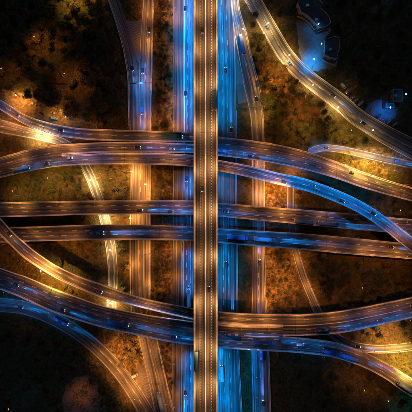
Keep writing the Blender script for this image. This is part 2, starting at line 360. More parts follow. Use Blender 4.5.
patch('soil_strip',[(160,344),(172,344),(172,420),(177,420),(168,380)],.008,M['soil'])
patch('soil_strip',[(262,60),(272,72),(284,82),(300,96),(296,104),(278,100),(266,92)],.008,M['soil'],wob=2.5)
patch('traffic_island',[(372,146),(392,148),(412,158),(412,162),(384,155),(370,152),(352,149)],.016,M['soil'])
patch('traffic_island',[(350,160),(366,160),(386,166),(400,172),(384,175),(360,166)],.008,M['soil'],wob=2)
patch('traffic_island',[(380,350),(412,350),(412,378),(400,370),(384,358),(372,352)],.008,M['ground'],wob=2)
patch('yard',[(296,20),(306,22),(316,34),(330,30),(326,40),(322,58),(338,64),(334,68),(318,70),(306,72),(301,62),(298,40)],.008,M['pave'])
patch('yard',[(366,104),(376,100),(392,100),(398,108),(396,118),(384,122),(372,120),(364,112)],.008,M['pave'])

def ground_road(key,name):
    r=ROADS[key]; g=[x for x in G if x[0]==key][0]
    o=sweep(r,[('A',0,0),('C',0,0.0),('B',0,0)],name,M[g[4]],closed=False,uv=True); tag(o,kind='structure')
    mb=MB(); z=.012
    if key not in('P',): mark(mb,r,side='A',d=.7,w=.2,dz=z)
    else: mark(mb,r,side='A',d=.7,w=.24,dz=z)
    if key!='N': mark(mb,r,side='B',d=.7,w=.2,dz=z)
    for k,fr in enumerate(r.lanes): mark(mb,r,frac=fr,w=.18,on=4,off=6,dz=z,lo=k*2.1)
    tag(mb.build('road_marking',M['paint']),kind='structure')
for k,nm in (('O','service_road'),('P','motorway'),('Q','motorway'),('R','slip_road'),('Mn','dual_road'),('N','slip_road'),('T','slip_road'),('S','slip_road'),('W','main_road'),('X','slip_road'),('Lr','slip_road')):
    ground_road(k,nm)
# chevron hatching in the gores (photo px: apex, direction)
def chevrons(pts, zl=.06):
    mb=MB()
    for (xl,xr,y,dv) in pts:
        xm=(xl+xr)/2
        for (x0,x1,y0,y1) in ((xl,xm,y,y+dv),(xm,xr,y+dv,y)):
            mb.face([W(x0,y0+1.0,zl),W(x1,y1+1.0,zl),W(x1,y1,zl),W(x0,y0,zl)])
    tag(mb.build('chevron_marking',M['worn']),kind='structure')
ch=[]
y=20.0
while y<60:
    f=(y-20)/43; ch.append((125.5+f*12.3,140.5-f*1.8,y,2.6)); y+=2.5
patch('paved_gore',[(127,21),(141.5,21),(139,63),(136.5,60),(133,42)],.03,M['ramp'],wob=0)
chevrons(ch)
patch('paved_gore',[(236,50),(239,62),(244,84),(248,102),(238,104),(236.5,80)],.03,M['ramp'],wob=0)
chevrons([(236.5,238.2+(y-60)*.2,y,-2.2) for y in np.arange(62,84,2.4)])
patch('paved_gore',[(138,360),(146.5,375),(155,410),(147,400),(136,378)],.03,M['ramp'],wob=0)
chevrons([(139+(y-372)*.28,147.5+(y-372)*.2,y,2.4) for y in np.arange(372,396,2.8)])

# ---------------------------------------------------------------- elevated roads
def flyover(label, parts, group='flyovers of the interchange'):
    e=empty('flyover',(0,0,0)); tag(e,label,'flyover',group)
    for a in parts: deck_parts(*a[:1],e,*a[1:-1],**a[-1])
    return e
e=empty('viaduct'); tag(e,'tall straight viaduct running top to bottom over every other road, two dashed carriageways','viaduct')
deck_parts(Vr,e,M['viad'],[.27,.745],piers=False,dash=(1.0,1.1))
for sd_ in 'AB': sweep(Vr,[(sd_,.58,.03),(sd_,.58,.12),(sd_,1.25,.12),(sd_,1.3,.03)],'kerb',M['conc'],e)
sweep(Vr,[('C',-.45,.0),('C',-.28,.95),('C',.28,.95),('C',.45,.0)],'median_barrier',M['conc'],e)
i0=0
for s in np.arange(14,Vr.L[-1],34):
    i,_=interp(Vr,s); c=Vr.C[i]; q=MB(); q.box((c[0],c[1],8.4),(3.6,2.0,17.4)); q.box((c[0],c[1],17.7),(13,2.2,1.2)); q.build('pier',M['deckc'],e)
F_=lambda *a,**k:(*a,k)
flyover('flyover curving off the lit lay-by, uppermost deck of the west side',[F_(A,M['deck'],[.5])],)
flyover('flyover that starts wide at the west edge and narrows below the uppermost deck',[F_(B0,M['deck'],[.35,.68]),F_(B1,M['deck'],[.5])])
flyover('long blue-lit flyover arching south-east over the two parallel decks',[F_(CE,M['deck'],[.5])])
flyover('broad uppermost flyover east of the viaduct, running down to the east edge',[F_(D,M['deck'],[.36,.66])])
flyover('upper of the two parallel straight flyovers across the middle',[F_(F,M['deck'],[.36,.66])])
flyover('lower of the two parallel straight flyovers across the middle',[F_(Gd,M['deck'],[.36,.66])])
flyover('orange-lit flyover sweeping from the west edge under the viaduct and up east',[F_(H0,M['deck'],[.5]),F_(HI,M['deck'],[.27,.74])])
flyover('dark blue flyover along the south that bends down to the south-east corner',[F_(I0,M['deck'],[.3,.53,.76]),F_(I2,M['deck'],[.36,.67])])

# ---------------------------------------------------------------- concrete barriers beside ground roads
def barrier(key,side,label,ylo=None,yhi=None,off=-.5,axis=1):
    r=ROADS[key]; idx=[i for i in range(len(r.C)) if (ylo is None or r.px[i][axis]>=ylo) and (yhi is None or r.px[i][axis]<=yhi)]
    o=sweep(r,[(side,off,-.1),(side,off+.1,.85),(side,off+.3,.85),(side,off+.45,-.1)],'concrete_barrier',M['conc'],lo=idx[0],hi=idx[-1]+1)
    tag(o,label,'barrier','concrete barriers beside the ground level roads')
mb=MB(); mark(mb,HI,frac=.53,w=.35,dz=.05,lo=0,hi=95); mb.build('lane_marking',M['paint'],[o for o in COL.objects if o.get('label','').startswith('orange-lit flyover sweeping')][0])
mb=MB(); mark(mb,I0,frac=.42,w=.35,dz=.05,lo=I0.L[-1]-30,hi=I0.L[-1]); mb.build('lane_marking',M['paint'],[o for o in COL.objects if o.get('label','').startswith('dark blue flyover along')][0])
barrier('P','A','concrete barrier between the blue-lit motorway west of the viaduct and the service road')
barrier('Q','B','concrete barrier east of the blue-lit motorway, below the gore',ylo=110)
barrier('W','A','concrete barrier on the outer side of the diagonal main road')
barrier('W','B','concrete barrier on the lamp-lined inner side of the diagonal main road')
barrier('R','B','concrete barrier on the east side of the slip road by the triangular wood')
barrier('Mn','B','concrete barrier on the east side of the orange dual road',yhi=330)
barrier('Mn','B','concrete barrier on the east side of the orange dual road south of the flyovers',ylo=345)
barrier('N','A','concrete barrier along the wood on the curved north slip road',yhi=126)
barrier('T','B','low concrete barrier on the west side of the narrow bright slip road',ylo=165)
barrier('S','B','low concrete barrier on the outer edge of the curved ramp near the yellow lawn',ylo=300,yhi=350)

# ---------------------------------------------------------------- lamps
LD={}
def spot(name,power,color,size=None,blend=.7,radius=.25,typ='SPOT'):
    size=size or (118 if color[0]==0 else 146)
    k=(name,round(power),color,size)
    if k in LD: return LD[k]
    l=bpy.data.lights.new(name,typ); l.energy=power; l.color=color; l.shadow_soft_size=radius
    if typ=='SPOT': l.spot_size=math.radians(size); l.spot_blend=blend
    LD[k]=l; return l
def lamp_meshes():
    hgt=9.5
    pole=MB().tube((0,0,-.3),(0,0,hgt),.13,.08).tube((0,0,-.3),(0,0,.5),.2,.2).mesh('pole',M['steel'],True)
    arm=MB().tube((0,0,hgt-.1),(1.2,0,hgt+.35),.06,.05).tube((1.2,0,hgt+.35),(2.2,0,hgt+.4),.05,.05).mesh('arm',M['steel'],True)
    head=MB().box((2.45,0,hgt+.42),(.9,.34,.16),taper=.7).mesh('lamp_head',M['steel'])
    return pole,arm,head,hgt
POLE,ARM,HEAD,LH=lamp_meshes()
LENS={k:MB().box((2.45,0,LH+.30),(.8,.3,.07)).mesh('lens',M[k]) if k=='lensA' else MB().box((2.5,0,LH+.27),(1.15,.6,.13)).mesh('lens',M[k]) for k in ('lensA','lensW','lensC','lensT')}
LAMPS=[]
def street_lamp(x,y,z,ang,power=1.0,color=SODIUM,lens='lensA',where='',double=False,radius=.25):
    """foot at photo px (x,y) for height z; ang = heading of the arm in degrees, 0 = +x, 90 = up the picture"""
    p=W(x,y,z)
    if z<1:
        def hit(p):
            hx=p[0]+math.cos(math.radians(ang))*1.5; hy=p[1]+math.sin(math.radians(ang))*1.5
            return any(np.any(np.hypot(r.C[:,0]-hx,r.C[:,1]-hy)<r.wid/2+2.6) for r in ROADS.values() if r.deck)
        for dx,dy in ((0,0),(0,3),(0,-3),(0,6),(0,-6),(3,0),(-3,0),(0,9),(0,-9),(4,4),(-4,4),(4,-4),(-4,-4)):
            q=p+np.array([dx,dy,0])
            if not hit(q): p=q; break
        else: return None
    o=empty('street_lamp',p,math.radians(ang))
    for nm,me in (('pole',POLE),('arm',ARM),('lamp_head',HEAD),('lens',LENS[lens])):
        link(bpy.data.objects.new(nm,me),o)
    l=link(bpy.data.objects.new('lamp_light',spot('lamp_light',power*LAMP_P,color,radius=radius)),o); l.location=(2.5,0,LH+.1)
    if double:
        for nm,me in (('arm',ARM),('lamp_head',HEAD),('lens',LENS[lens])):
            c=link(bpy.data.objects.new(nm,me),o); c.rotation_euler=(0,0,math.pi)
        l=link(bpy.data.objects.new('lamp_light',spot('lamp_light',power*LAMP_P,color)),o); l.location=(-2.5,0,LH+.1)
    LAMPS.append((o,where,x,y)); return o
ORD=['first','second','third','fourth','fifth','sixth','seventh','eighth','ninth','tenth','eleventh','twelfth','thirteenth','fourteenth','fifteenth','sixteenth','seventeenth','eighteenth','nineteenth','twentieth']
def deck_lamp(r,x,side,power,color=SODIUM,lens='lensA',where='',axis=0):
    i=int(np.argmin(np.abs(r.px[:,axis]-x))); n=r.n[i] if side=='A' else -r.n[i]
    base=(r.A if side=='A' else r.B)[i]+n*.1; px=PX(base)
    return street_lamp(px[0],px[1],base[2]+.9 if r.deck else base[2],math.degrees(math.atan2(n[1],n[0])),power,color,lens,where)
for y in (-36,6,48,85,127,171,216,260,306,350,392,434):
    deck_lamp(Vr,y,'A',1.3 if y!=171 else 1.5,(1,.5,.2),'lensA','west parapet of the tall viaduct',axis=1)
for y in (-36,2,44,80,124,168,212,258,304,352,388,434):
    deck_lamp(Vr,y,'B',1.25,(1,.5,.2),'lensA','east parapet of the tall viaduct',axis=1)
def row(r,xs,side,where,pw,color=SODIUM,axis=0):
    for x,p in zip(xs,pw): deck_lamp(r,x,side,p,color,'lensA' if p<1.3 else 'lensW',where,axis)
vl=spot('viaduct_lamp_light',1.35*LAMP_P,(1,.48,.17),size=136,blend=1.0)
for o,wh,x,y in LAMPS:                       # short bracket lamps tilted in over the carriageway
    o.scale=(.5,1,1)
    for c in o.children:
        if c.type=='LIGHT': c.data=vl; c.rotation_euler=(0,math.radians(-42),0)
row(A,[-25,18,100,150],'A','uppermost west flyover',[.5,.5,.35,.45])
row(B0,[-20,18,50],'A','wide western flyover',[.5,.6,.5]); row(B1,[70,112,160],'A','middle of the wide western flyover',[1.0,.35,.3])
row(CE,[85,130,172],'B','south side of the long arching flyover',[.35,.7,.5]); row(CE,[232,268,400],'B','eastern half of the long arching flyover',[.4,.35,.6])
row(D,[262,300,340,366,400],'A','north side of the broad eastern flyover',[.4,.4,1.5,1.5,.6])
row(F,[-15,20,60,100,140,178,245,282,322,365,400],'A','upper parallel flyover',[.5,.45,.45,.4,.5,.35,.35,1.0,.3,.3,.3])
row(Gd,[-15,30,72,120,168,330,368,402],'B','lower parallel flyover',[.2,.25,.3,.3,.3,.35,.7,.55])
row(H0,[8,32,47,72,110,150,240,268],'B','curving southern flyover',[.35,.8,5.5,.8,.5,.55,1.0,.8])
row(HI,[300,335,372,405],'A','east end of the curving southern flyover',[.6,.55,.5,.45])
row(I0,[30,150],'B','dark southern flyover',[.12,.10]); row(I2,[362,388,408],'A','south-east bend of the dark southern flyover',[.35,.8,.5])
mn=ROADS['Mn']
row(mn,[8,42,78,122,186,205,252,285],'B','east side of the orange dual road',[.7,.55,.4,.9,1.3,1.0,.8,.7],axis=1)
row(mn,[172,220,266],'A','west side of the orange dual road',[2.4,2.0,1.2],axis=1)
row(mn,[352,378,398],'B','southern leg of the orange dual road',[.45,.45,.25],axis=1)
row(ROADS['T'],[136,180,221,250,296],'A','narrow bright slip road',[4.5,3.0,3.2,1.4,3.5],WARM,axis=1)
row(ROADS['T'],[2,30],'A','western mouth of the narrow slip road',[.35,.3],axis=0)
row(ROADS['S'],[182,262,290],'A','curved ramp east of the motorway',[1.2,.6,.6],axis=1)
row(ROADS['O'],[-10,16,58,98,124],'A','west side of the service road',[.5,.6,.3,.4,.7],axis=1)
row(ROADS['O'],[188,250,280,360,400],'A','southern stretch of the service road',[.2,.5,.45,.25,.2],axis=1)
row(ROADS['R'],[120,174,195,255,300],'B','east side of the motorway slip road',[.4,1.0,1.2,.8,.8],axis=1)
row(ROADS['Lr'],[104,120,134],'B','sandy curve of the south-west slip road',[.35,.55,.5],axis=0)
row(ROADS['Lr'],[112,132],'A','inner side of the south-west slip road',[.5,.6],axis=0)
BLU=(0.0,.27,1.0)  # the cool lamps in these rows are added, replacing the glow of traffic
row(CE,list(range(244,412,14)),'A','long arching flyover, added for blue glow',[.2,.35]+[.75]*8+[.45,.3],BLU)
row(HI,[352,368,384,400],'B','eastern flyover end, added for blue glow',[.13,.15,.15,.15]*4,BLU)
row(I0,[6,30,54,80,106,134,160,180,228,252,276],'B','dark southern flyover, added for blue glow',[.12,.1,.1,.07,.07,.07,.09,.14,.2,.14,.08],BLU)
row(I2,[300,322,344],'B','south-east bend, added for blue glow',[.22,.22,.18],BLU)
row(mn,[62,76,90,104,118],'A','orange dual road, added for blue glow',[.3,.6,.7,.6,.3],BLU,1)
row(ROADS['X'],[312,324,360,376,396],'A','narrow ramp, added for blue glow',[.4,.3,.2,.3,.35],BLU)
row(ROADS['Lr'],[4,20,36,52,68],'A','south-west slip road, added for blue glow',[.2,.2,.22,.2,.12],BLU)
row(ROADS['R'],[352,372,392,410],'A','southern slip road stretch, added for blue glow',[.5,.4,.4,.4],BLU,1)
row(A,[2,14,48,64,80],'B','uppermost west flyover, added for blue glow',[.15,.1,.25,.3,.15],BLU)
row(B0,[30,50],'B','wide western flyover, added for blue glow',[.15,.15],BLU)
row(CE,[70,86,104],'A','arching flyover start, added for blue glow',[.2,.2,.1],BLU)
row(B1,[152,170,186],'B','wide western flyover end, added for blue glow',[.15,.2,.25],BLU)
row(D,[224,240],'B','broad eastern flyover start, added for blue glow',[.4,.2],BLU)
row(F,[160,182,224],'B','upper parallel flyover, added for blue glow',[.2,.35,.35],BLU)
row(Gd,[184,226,246,264,282],'A','lower parallel flyover, added for blue glow',[.25,.5,.4,.4,.2],BLU)
for x,y,a,p in ((244.5,36,160,1.1),(240,3,160,1.0),(263.5,31,35,1.6),(284,62,35,1.8),(307,91,40,1.7),(331,113,45,1.9),(247,-22,30,1.2),(365,135,45,.4)):
    street_lamp(x,y,0,a,p,WARM,'lensW','inner side of the diagonal main road')
for x,y,a,p,c,ln,wh in (
  (20,97,-40,1.6,AMBER,'lensW','at the head of the lit lay-by'),(60,112,-60,.7,AMBER,'lensA','by the parked cars of the lay-by'),
  (77,5,90,.8,YEL,'lensA','among the trees near the top of the dark wood'),(21,78,200,.12,SODIUM,'lensA','between trees in the dark wood'),
  (14,128,90,.5,SODIUM,'lensA','on the verge between the western roads'),(272,80,20,1.0,SODIUM,'lensA','alone in the triangular wood'),
  (276,190,90,1.2,SODIUM,'lensA','on the orange soil strip below the arching flyover'),(278,284,90,.7,SODIUM,'lensA','on the orange soil strip above the southern flyover'),
  (116,180,0,1.0,AMBER,'lensA','among the palms beside the narrow slip road'),(60,184,90,.6,YEL,'lensA','in the scrub below the western flyover'),
  (60,286,60,1.1,YEL,'lensA','in the scrub between the two southern flyovers'),(28,196,90,.35,YEL,'lensA','at the lower edge of the western scrub'),
  (355,163,-60,2.2,YEL,'lensA','on the yellow bank between ramp and flyover'),(378,170,-60,1.0,YEL,'lensA','at the eastern tip of the yellow bank'),
  (331,333,60,2.4,WARM,'lensW','at the nose of the eastern junction'),(407,366,150,2.6,(1,.66,.12),'lensW','on the yellow lawn at the east edge'),
  (385,343,90,2.0,AMBER,'lensA','by the curved ramp above the yellow lawn'),(352,372,-90,.13,SODIUM,'lensA','below the southern flyover bend'),
  (374,382,-90,.09,SODIUM,'lensA','in the dark scrub near the south-east corner'),(84,392,200,.12,SODIUM,'lensA','at the upper corner of the brown field'),
  (26,396,120,.03,CYAN,'lensA','in the dark ground near the south-west corner'),(128,348,-60,1.1,SODIUM,'lensA','on the sandy bank by the palms'),
  (144,384,180,.6,SODIUM,'lensA','beside the southern gore'),(312,67,120,1.7,CYAN,'lensT','in front of the curved buildings'),
  (316,52,60,.3,CYAN,'lensC','at the foot of the curved terrace'),(313,33,60,.2,CYAN,'lensC','behind the curved terrace'),
  (384,114,90,.6,(0,.2,1.0),'lensC','over the blue-lit yard'),(396,98,0,.04,COOL,'lensC','behind the blue-lit yard'),
  (382,3,0,.05,CYAN,'lensC','at the lone building near the north-east corner'),(404,408,150,.10,(0,.5,.9),'lensT','glowing cyan in the south-east corner'),
  (375,158,180,.5,WARM,'lensA','between the slip road and the diagonal main road'),(340,140,90,.6,YEL,'lensA','at the lower edge of the triangular wood'),
  (44,50,0,.28,SODIUM,'lensA','added for dim glow in the middle of the dark wood'),(72,84,0,.25,SODIUM,'lensA','added for dim glow at the lower end of the dark wood'),(295,112,0,.5,SODIUM,'lensA','near the east side of the triangular wood'),(262,112,90,.35,YEL,'lensA','at the west side of the triangular wood'),(268,52,90,.4,YEL,'lensA','at the north end of the triangular wood'),(300,135,90,.3,YEL,'lensA','deep in the triangular wood'),(385,225,90,.08,SODIUM,'lensA','in the scrub east of the arching flyover'),  # the two dark-wood lamps here are added for dim brown ambience
  (350,285,90,.05,SODIUM,'lensA','in the dark south-east scrub'),(340,238,0,.10,SODIUM,'lensA','in the gap between the parallel flyovers'),
  (352,90,200,.04,WARM,'lensA','tall beside the dark car park'),(344,84,200,.04,WARM,'lensA','tall at the north end of the dark car park')):
    big=any(k in wh for k in ('wood','scrub','trees','palm','bank','soil','south','lawn'))
    o=street_lamp(x,y,0,a,p*(4.5 if big else 1),c,ln,wh)
    if o and big: o.scale=(1.2,1.2,2.3)
# label the lamps by row
by={}
for o,wh,x,y in LAMPS: by.setdefault(wh,[]).append((x,y,o))
for wh,l in by.items():
    xs=[a[0] for a in l]; ys=[a[1] for a in l]; vert=(max(ys)-min(ys))>(max(xs)-min(xs))
    l.sort(key=lambda a:a[1] if vert else a[0])
    for k,(x,y,o) in enumerate(l):
        prep='' if wh.split()[0] in ('at','by','among','between','on','alone','in','below','beside','over','behind','tall','glowing') else 'on the '
        if len(l)==1: lab=('tall lamp ' if len(wh.split())>14 else 'street lamp ')+wh
        else: lab='street lamp %s%s, %s from the %s'%(prep,wh,ORD[k],'north' if vert else 'west')
        tag(o,lab,'street lamp','street lamps of the interchange')
# added fill lights under both viaduct edges, standing in for the blue traffic glow
def fill_light(y,sx,power,k):
    x=Vr.C[0][0]+sx*(Vr.wid[0]/2-.2)+0; o=empty('fill_light',(x,W(206,y,0)[1],18.0),0 if sx>0 else math.pi)
    MB().tube((-.3,0,.9),(0,0,0),.05).build('bracket',M['steel'],o)
    MB().box((.1,0,-.1),(.35,.6,.25)).build('housing',M['steel'],o)
    MB().box((.12,0,-.26),(.3,.5,.05)).build('lens',M['lensC'],o)
    l=link(bpy.data.objects.new('lamp_light',spot('flood',power*FILL_P,COOL if sx<0 else TEAL,(112 if y<130 else 80) if sx<0 else 102,.8,.3)),o); l.location=(.25,0,-.4); l.rotation_euler=(0,math.radians(-4 if sx<0 else -19),0)
    tag(o,'added cool fill light under the %s edge of the viaduct, %s from the north'%('east' if sx>0 else 'west',ORD[k]),'fill_light','added cool fill lights under the viaduct edges')
FY=[(-18,1),(4,1),(26,1),(48,1),(70,1),(92,1),(112,.8),(184,.55),(262,.8),(284,.8),(366,.9),(388,1),(410,1),(432,1)]
for k,(y,p) in enumerate(FY): fill_light(y,-1,p*(1.45 if y<200 else .9),k)
for k,(y,p) in enumerate(FY): fill_light(y,1,p*.95,k)

# overhead sign gantries
def gantry(x0,y0,x1,y1,label):
    a=W(x0,y0,0); b=W(x1,y1,0); a[:]=a; d=b-a; L=np.linalg.norm(d); ang=math.atan2(d[1],d[0])
    o=empty('overhead_gantry',a,ang); tag(o,label,'gantry')
    for xx in (0,L): MB().tube((xx,0,-.2),(xx,0,7.3),.22,.18).build('post',M['steel'],o)
    q=MB()
    for yy,zz in ((-.35,7),(.35,7),(-.35,7.7),(.35,7.7)): q.tube((-.3,yy,zz),(L+.3,yy,zz),.07)
    n=int(L/1.2)
    for i in range(n): q.tube((i*L/n,-.35 if i%2 else .35,7),((i+1)*L/n,.35 if i%2 else -.35,7.7),.04,n=5)
    q.build('truss',M['steel'],o)
    MB().box((L*.3,-.55,7.2),(4.5,.12,2.0)).build('sign_panel',simple('sign_green',(.02,.16,.07),.5),o)
gantry(126.5,86,154.5,86,'steel gantry spanning the orange dual road at the edge of the dark wood')
gantry(245.5,109,263.5,109,'steel gantry spanning the slip road beside the triangular wood')

# ---------------------------------------------------------------- vehicles
def falloff(l,strength):
    l.use_nodes=True; nt=l.node_tree; em=nt.nodes['Emission']; f=nt.nodes.new('ShaderNodeLightFalloff'); f.inputs['Strength'].default_value=strength
    nt.links.new(f.outputs['Constant'],em.inputs['Strength'])
BEAMS={}
def beam(kind,p):
    k=(kind,round(p,2))
    if k not in BEAMS:
        l=bpy.data.lights.new('headlamp_beam','SPOT'); l.energy=BEAM_P*p*100; l.color={'b':(0.0,.48,1.6),'w':(.14,.26,.5),'o':AMBER,'v':(.12,.16,1.0)}[kind]
        l.spot_size=math.radians(10.4); l.spot_blend=.95; l.shadow_soft_size=.12; falloff(l,1.0); BEAMS[k]=l
    return BEAMS[k]
def ring(x,hw,z0,z1,ch=.12):
    return [(x,-hw+ch,z0),(x,hw-ch,z0),(x,hw,z0+ch),(x,hw,z1-ch),(x,hw-ch,z1),(x,-hw+ch,z1),(x,-hw,z1-ch),(x,-hw,z0+ch)]
def wheelm(x,y,r=.33,w=.24): return MB().tube((x,y-w/2,r),(x,y+w/2,r),r,r,14)
PARTS={}
def kinds():
    c=[]
    b=MB().loft([ring(-2.2,.74,.38,.80),ring(-2.08,.86,.25,.93),ring(-1.2,.9,.22,.98),ring(.9,.9,.22,.95),ring(1.7,.88,.24,.82),ring(2.1,.78,.3,.68),ring(2.22,.62,.38,.6)])
    gl=MB().loft([ring(-1.75,.66,.93,1.0,.03),ring(-1.15,.66,.93,1.36,.1),ring(.25,.66,.93,1.38,.1),ring(1.05,.68,.9,.98,.03)])
    rf=MB().loft([ring(-1.1,.56,1.34,1.42,.03),ring(.22,.57,1.36,1.44,.03)])
    c=[('body',b,'body',1),('cabin_glass',gl,'glass',1),('roof',rf,'body',1)]
    c+=[('wheel',wheelm(x,y),'dark',1) for x in (-1.35,1.38) for y in (-.8,.8)]
    c+=[('headlight',MB().box((2.14,y,.6),(.16,.34,.14)),'head',0) for y in (-.58,.58)]
    c+=[('taillight',MB().box((-2.17,y,.74),(.1,.34,.12)),'tail',0) for y in (-.58,.58)]
    PARTS['car']=(c,2.3,.58,.62)
    b=MB().loft([ring(-2.6,.9,.3,2.05),ring(-2.5,.97,.25,2.2),ring(1.1,.97,.25,2.2),ring(1.75,.95,.25,1.35,.1),ring(2.5,.9,.28,1.05),ring(2.62,.75,.4,.9)])
    gl=MB().loft([ring(1.12,.86,1.3,2.1,.05),ring(1.8,.86,1.25,1.36,.03)])
    c=[('body',b,'body',0),('windscreen',gl,'glass',0)]
    c+=[('wheel',wheelm(x,y),'dark',1) for x in (-1.6,1.6) for y in (-.86,.86)]
    c+=[('headlight',MB().box((2.58,y,.72),(.14,.3,.2)),'head',0) for y in (-.66,.66)]
    c+=[('taillight',MB().box((-2.61,y,1.0),(.08,.16,.4)),'tail',0) for y in (-.8,.8)]
    PARTS['van']=(c,2.7,.66,.7)
    b=MB().loft([ring(-6,1.2,.4,2.95),ring(-5.9,1.26,.35,3.05,.18),ring(5.8,1.26,.35,3.05,.18),ring(6.0,1.2,.4,2.8,.2)])
    c=[('body',b,'body',0),('windscreen',MB().box((6.02,0,1.9),(.06,2.2,1.3)),'glass',0)]
    for y in (-1.275,1.275): c.append(('side_window',MB().box((-.2,y,2.0),(10.6,.03,.85)),'glass',0))
    c+=[('roof_unit',MB().box((x,0,3.2),(2.2,1.5,.3),taper=.9),'cargo',0) for x in (-3,2.4)]
    c+=[('wheel',wheelm(x,y,.48,.3),'dark',1) for x in (-3.4,3.9) for y in (-1.12,1.12)]
    c+=[('headlight',MB().box((6.02,y,.8),(.1,.4,.22)),'head',0) for y in (-.9,.9)]
    c+=[('taillight',MB().box((-6.02,y,1.0),(.08,.25,.3)),'tail',0) for y in (-1,1)]
    PARTS['bus']=(c,6.15,.9,.8)
    cab=MB().loft([ring(6.0,1.2,.6,3.3,.15),ring(7.6,1.22,.55,3.35,.15),ring(8.25,1.18,.5,2.2,.15)])
    c=[('cab',cab,'body',0),('windscreen',MB().loft([ring(7.72,1.05,2.1,3.1,.05),ring(8.2,1.05,1.95,2.3,.04)]),'glass',0),
       ('trailer',MB().box((-1.2,0,2.5),(13.4,2.5,2.75)),'cargo',0),('chassis',MB().box((0,0,.85),(15,.9,.35)),'dark',0)]
    q=MB()
    for i in range(14): q.box((-7.4+i*.97,0,3.9),(.07,2.46,.05))
    c+=[('roof_rib',q,'cargo',0)]
    c+=[('wheel',wheelm(x,y,.5,.3),'dark',1) for x in (-6.2,-4.9,-3.6,4.3,7.0) for y in (-1.08,1.08)]
    c+=[('headlight',MB().box((8.26,y,.95),(.1,.4,.25)),'head',0) for y in (-.85,.85)]
    c+=[('taillight',MB().box((-7.94,y,1.0),(.06,.4,.2)),'tail',0) for y in (-.95,.95)]
    PARTS['lorry']=(c,8.4,.85,.95)
kinds()
VM={}
for kd,(c,fx,hy,hz) in PARTS.items():
    VM[kd]=[(nm,mb.mesh(nm,M[mt],bool(sm) and nm=='wheel')) for nm,mb,mt,sm in c]
VEH=[]
CN={'white':(.62,.63,.64),'silver':(.35,.36,.38),'black':(.02,.02,.022),'dark grey':(.06,.065,.07),'red':(.32,.03,.025),'blue':(.03,.09,.30),'beige':(.38,.30,.2),'pale blue':(.16,.30,.45),'green':(.03,.14,.08),'teal':(.05,.14,.16)}  # blue lorry and bus bodies carry the colour of blue light trails
def vehicle(kd,p,ang,col,bm='b',pw=1.0,where='',lights=True):
    name={'car':'car','van':'van','bus':'bus','lorry':'lorry'}[kd]
    o=empty(name,p,ang); rgb=CN[col]; jit=1.0
    for nm,me in VM[kd]:
        if (not lights) and nm in('headlight','taillight'):
            c=bpy.data.objects.new(nm,unlit[(kd,nm)][sum(1 for x in o.children if x.name.split('.')[0]==nm)])
        else: c=bpy.data.objects.new(nm,me)
        c.color=(*rgb,1) if nm!='roof_unit' else (.3,.3,.3,1); link(c,o)
    if lights and pw>0:
        _,fx,hy,hz=PARTS[kd]
        for y in (-hy,hy):
            l=link(bpy.data.objects.new('headlamp_beam',beam(bm,pw)),o); l.location=(fx+.02,y,hz); l.rotation_euler=(0,math.radians(-90+5.5),0)
    VEH.append((o,kd,col,where,p)); return o
unlit={}
lm=simple('unlit_lamp_lens',(.4,.4,.42),.2)
for kd in VM:
    for nm in ('headlight','taillight'):
        l=[]
        for n2,me in VM[kd]:
            if n2==nm: m2=me.copy(); m2.materials[0]=lm; l.append(m2)
        unlit[(kd,nm)]=l
def on(key,pos,frac,dr,kd,col,bm='b',pw=1.0,axis=0,where=''):
    r=ROADS[key] if isinstance(key,str) else key
    i=int(np.argmin(np.abs(r.px[:,axis]-pos))); p=r.A[i]+(r.B[i]-r.A[i])*frac; z=p[2]+.03 if r.deck else p[2]+.004
    t=r.t[i]*dr; vehicle(kd,(p[0],p[1],z),math.atan2(t[1],t[0]),col,bm,pw,where)
pal=['dark grey','black','dark grey','blue','black','silver']
def traffic(key,axis,where,specs):
    for j,sp in enumerate(specs):
        pos,fr,dr=sp[0],sp[1],sp[2]; kd=sp[3] if len(sp)>3 else 'car'; bm=sp[4] if len(sp)>4 else 'b'; pw=sp[5] if len(sp)>5 else 1.0
        col=sp[6] if len(sp)>6 else pal[random.randrange(len(pal))]
        on(key,pos,fr,dr,kd,col,bm,pw,axis,where)
traffic('P',1,'blue-lit motorway west of the viaduct',[(8,.1,1),(92,.12,1),(180,.2,1),(285,.35,1),(392,.12,1)])
traffic('Q',1,'blue-lit motorway east of the viaduct',[(70,.55,-1),(128,.8,-1),(265,.55,-1,'van'),(318,.8,-1),(372,.36,-1,'bus','b',1.2,'pale blue')])
traffic('Mn',1,'orange dual road',[(72,.3,1,'car','b',1.0),(110,.25,1,'van','b',1.0,'blue'),(28,.7,1,'car','o'),(400,.45,1,'lorry','b',1.0,'pale blue')])
traffic('N',1,'curved north slip road',[(70,.5,1,'car','b',.8)])
traffic('R',1,'slip road beside the motorway',[(44,.45,-1,'lorry','b',.6,'blue'),(100,.7,-1,'car','o',.6),(262,.6,-1,'car','b',1.0),(352,.55,-1,'bus','b',1.0,'blue'),(405,.6,-1,'car','v',1.2)])
traffic('W',0,'diagonal main road',[(268,.6,-1,'car','w',.8),(292,.65,-1,'car','w',.8),(332,.45,1,'car','b',.5),(365,.6,-1,'car','o',.5)])
traffic('X',0,'narrow ramp by the broad flyover',[(324,.5,1,'car','b',1.0),(396,.5,1,'van','b',1.0,'blue')])
traffic('S',0,'curved ramp at the east',[(358,.5,1,'car','b',1.2)])
traffic('Lr',0,'south-west slip road',[(20,.5,1,'car','b',.6),(60,.35,1,'bus','b',.7,'blue')])
traffic(A,0,'uppermost west flyover',[(16,.5,1,'car','w',1.0),(60,.45,1,'car','b',.8),(170,.5,1,'lorry','o',.3,'green')])
traffic(B0,0,'wide western flyover',[(22,.82,1,'bus','w',1.0,'pale blue'),(48,.82,1,'car','w',.9)])
traffic(B1,0,'middle of the wide western flyover',[(138,.5,1,'car','v',1.0),(172,.6,1,'car','b',1.2)])
